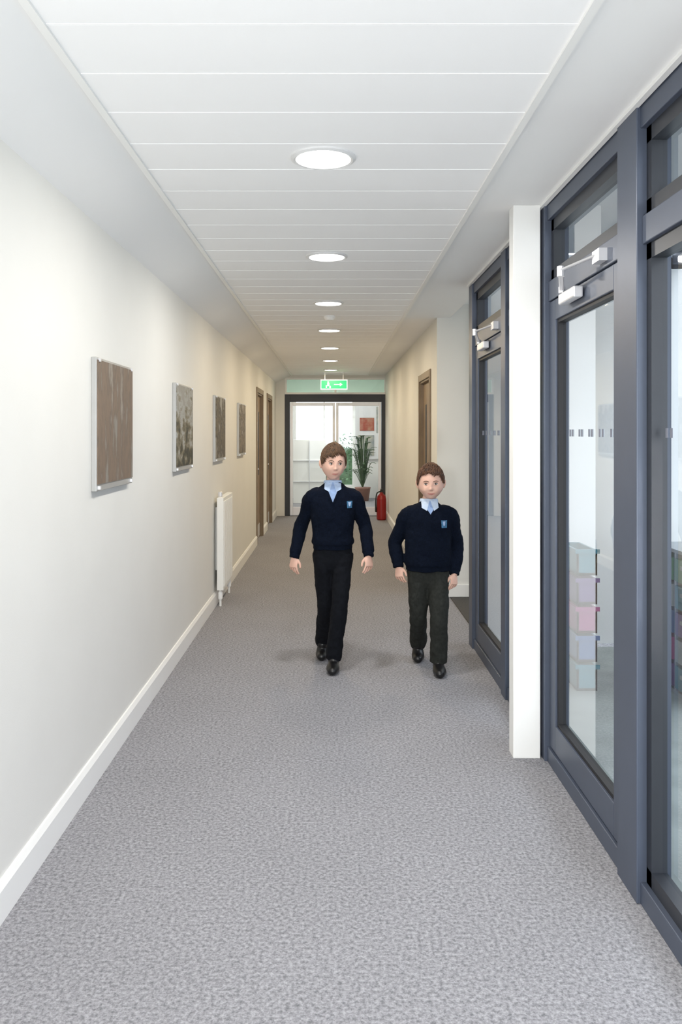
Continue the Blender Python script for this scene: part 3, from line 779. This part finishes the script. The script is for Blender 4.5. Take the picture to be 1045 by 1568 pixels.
def neckline(cx, nz, vd, shirt, collar, w=0.050):
    top=nz-0.012; a=nz+0.012
    return [([(cx-w,top),(cx+w,top),(cx+0.004,nz-vd),(cx-0.004,nz-vd)],0.003,shirt),
            ([(cx-0.025,nz+0.010),(cx+0.025,nz+0.010),(cx+0.03,nz-0.03),(cx-0.03,nz-0.03)],0.004,shirt),
            ([(cx-w-0.006,top),(cx-w+0.006,top),(cx+0.003,nz-vd-0.002),(cx-0.001,nz-vd-0.020)],0.0045,'navy_knit'),
            ([(cx+w-0.006,top),(cx+w+0.006,top),(cx+0.001,nz-vd-0.020),(cx-0.003,nz-vd-0.002)],0.0045,'navy_knit'),
            ([(cx-0.052,nz+0.002),(cx-0.003,a),(cx-0.022,nz-0.050),(cx-0.054,nz-0.032)],0.007,collar),
            ([(cx+0.003,a),(cx+0.052,nz+0.002),(cx+0.054,nz-0.032),(cx+0.022,nz-0.050)],0.007,collar)]
# taller boy
Y=5.27
p1=dict(head=(0.003,Y-0.03,1.312), hdim=(0.076,0.090,0.113), yaw=0.20, tilt=0.03, nod=0.05, gaze=0.002, full=0.3, neck=(0.0,Y,1.178),
  pelvis=(0.0,Y,0.735), hipw=0.128, sl=0.052, tr=0.055, hs=0.92, hrot=(0.9,0.9),
  arms=[[(-0.135,Y,1.085),(-0.205,Y+0.07,0.90),(-0.248,Y+0.01,0.705)],[(0.139,Y,1.085),(0.208,Y+0.03,0.90),(0.226,Y-0.08,0.725)]],
  legs=[[(-0.060,Y,0.70),(-0.050,Y+0.03,0.40),(-0.068,Y+0.24,0.115),(-0.072,Y+0.185,0.025)],[(0.062,Y,0.70),(0.042,Y-0.08,0.40),(0.006,Y-0.05,0.085),(0.000,Y-0.14,0.02)]],
  torso=[((0,Y,0.758),(0.126,0.092)),((0,Y,0.785),(0.127,0.094)),((0,Y,0.80),(0.136,0.102)),((0,Y,0.88),(0.131,0.098)),((0,Y,0.98),(0.143,0.104)),((0,Y,1.06),(0.153,0.100)),((0,Y,1.12),(0.128,0.082)),((0,Y+0.005,1.155),(0.082,0.062)),((0,Y+0.010,1.168),(0.066,0.054))],
  hairmat='hair_brown', fringe=0.50, slant=0.18, part=0.6, sweep=0.5, hlen=1.1, trmat='trouser_black', colmat='collar_blue',
  patches=neckline(0,1.178,0.120,'shirt_blue','collar_blue',0.048)+[
           ([(0.088,1.070),(0.124,1.070),(0.121,1.026),(0.091,1.026)],0.003,'badge_blue'),
           ([(0.097,1.063),(0.115,1.063),(0.110,1.038),(0.102,1.038)],0.004,'collar_blue')])
make_boy('schoolboy',p1)
# smaller boy
Y=5.22; cx=0.605
p2=dict(head=(0.618,Y-0.03,1.190), hdim=(0.080,0.090,0.108), yaw=-0.10, tilt=-0.03, nod=0.08, gaze=-0.001, full=0.9, neck=(cx+0.005,Y,1.064),
  pelvis=(cx,Y,0.625), hipw=0.135, sl=0.055, tr=0.060, hs=0.88, hrot=(0.9,0.9),
  arms=[[(0.472,Y,0.975),(0.400,Y+0.05,0.80),(0.415,Y-0.01,0.655)],[(0.744,Y,0.975),(0.795,Y+0.05,0.785),(0.768,Y-0.03,0.610)]],
  legs=[[(0.545,Y,0.60),(0.545,Y+0.01,0.345),(0.566,Y+0.24,0.12),(0.560,Y+0.185,0.025)],[(0.665,Y,0.60),(0.662,Y-0.09,0.345),(0.662,Y-0.06,0.085),(0.658,Y-0.15,0.02)]],
  torso=[((cx,Y,0.632),(0.142,0.106)),((cx,Y,0.66),(0.143,0.108)),((cx,Y,0.68),(0.151,0.115)),((cx,Y,0.78),(0.147,0.112)),((cx,Y,0.88),(0.149,0.108)),((cx,Y,0.95),(0.155,0.102)),((cx,Y,1.005),(0.130,0.084)),((cx+0.004,Y+0.005,1.040),(0.084,0.064)),((cx+0.005,Y+0.010,1.054),(0.066,0.054))],
  hairmat='hair_chestnut', fringe=0.56, slant=-0.10, part=2.0, sweep=-0.4, hlen=0.8, crown=(-0.1,0.35,0.92), trmat='trouser_grey', colmat='collar_pale',
  patches=neckline(cx+0.005,1.064,0.075,'shirt_blue','collar_pale',0.046)+[
           ([(cx+0.070,0.955),(cx+0.110,0.955),(cx+0.107,0.908),(cx+0.073,0.908)],0.003,'badge_blue'),
           ([(cx+0.081,0.948),(cx+0.098,0.948),(cx+0.094,0.922),(cx+0.085,0.922)],0.004,'collar_blue')])
make_boy('schoolboy',p2)

# ------------------------------------------------------------ world & camera
w=bpy.data.worlds.new('World'); S.world=w; w.use_nodes=True
bg=w.node_tree.nodes['Background']; bg.inputs[0].default_value=(0.86,0.92,1.0,1); bg.inputs[1].default_value=2.6
cam=bpy.data.cameras.new('camera'); co=bpy.data.objects.new('camera',cam); S.collection.objects.link(co)
co.location=(0,0,1.5); co.rotation_euler=(math.pi/2,0,0)
cam.lens=36*1260/1568; cam.sensor_width=36; cam.shift_x=12.5/1568; cam.shift_y=-121/1568
cam.clip_start=0.05
S.camera=co
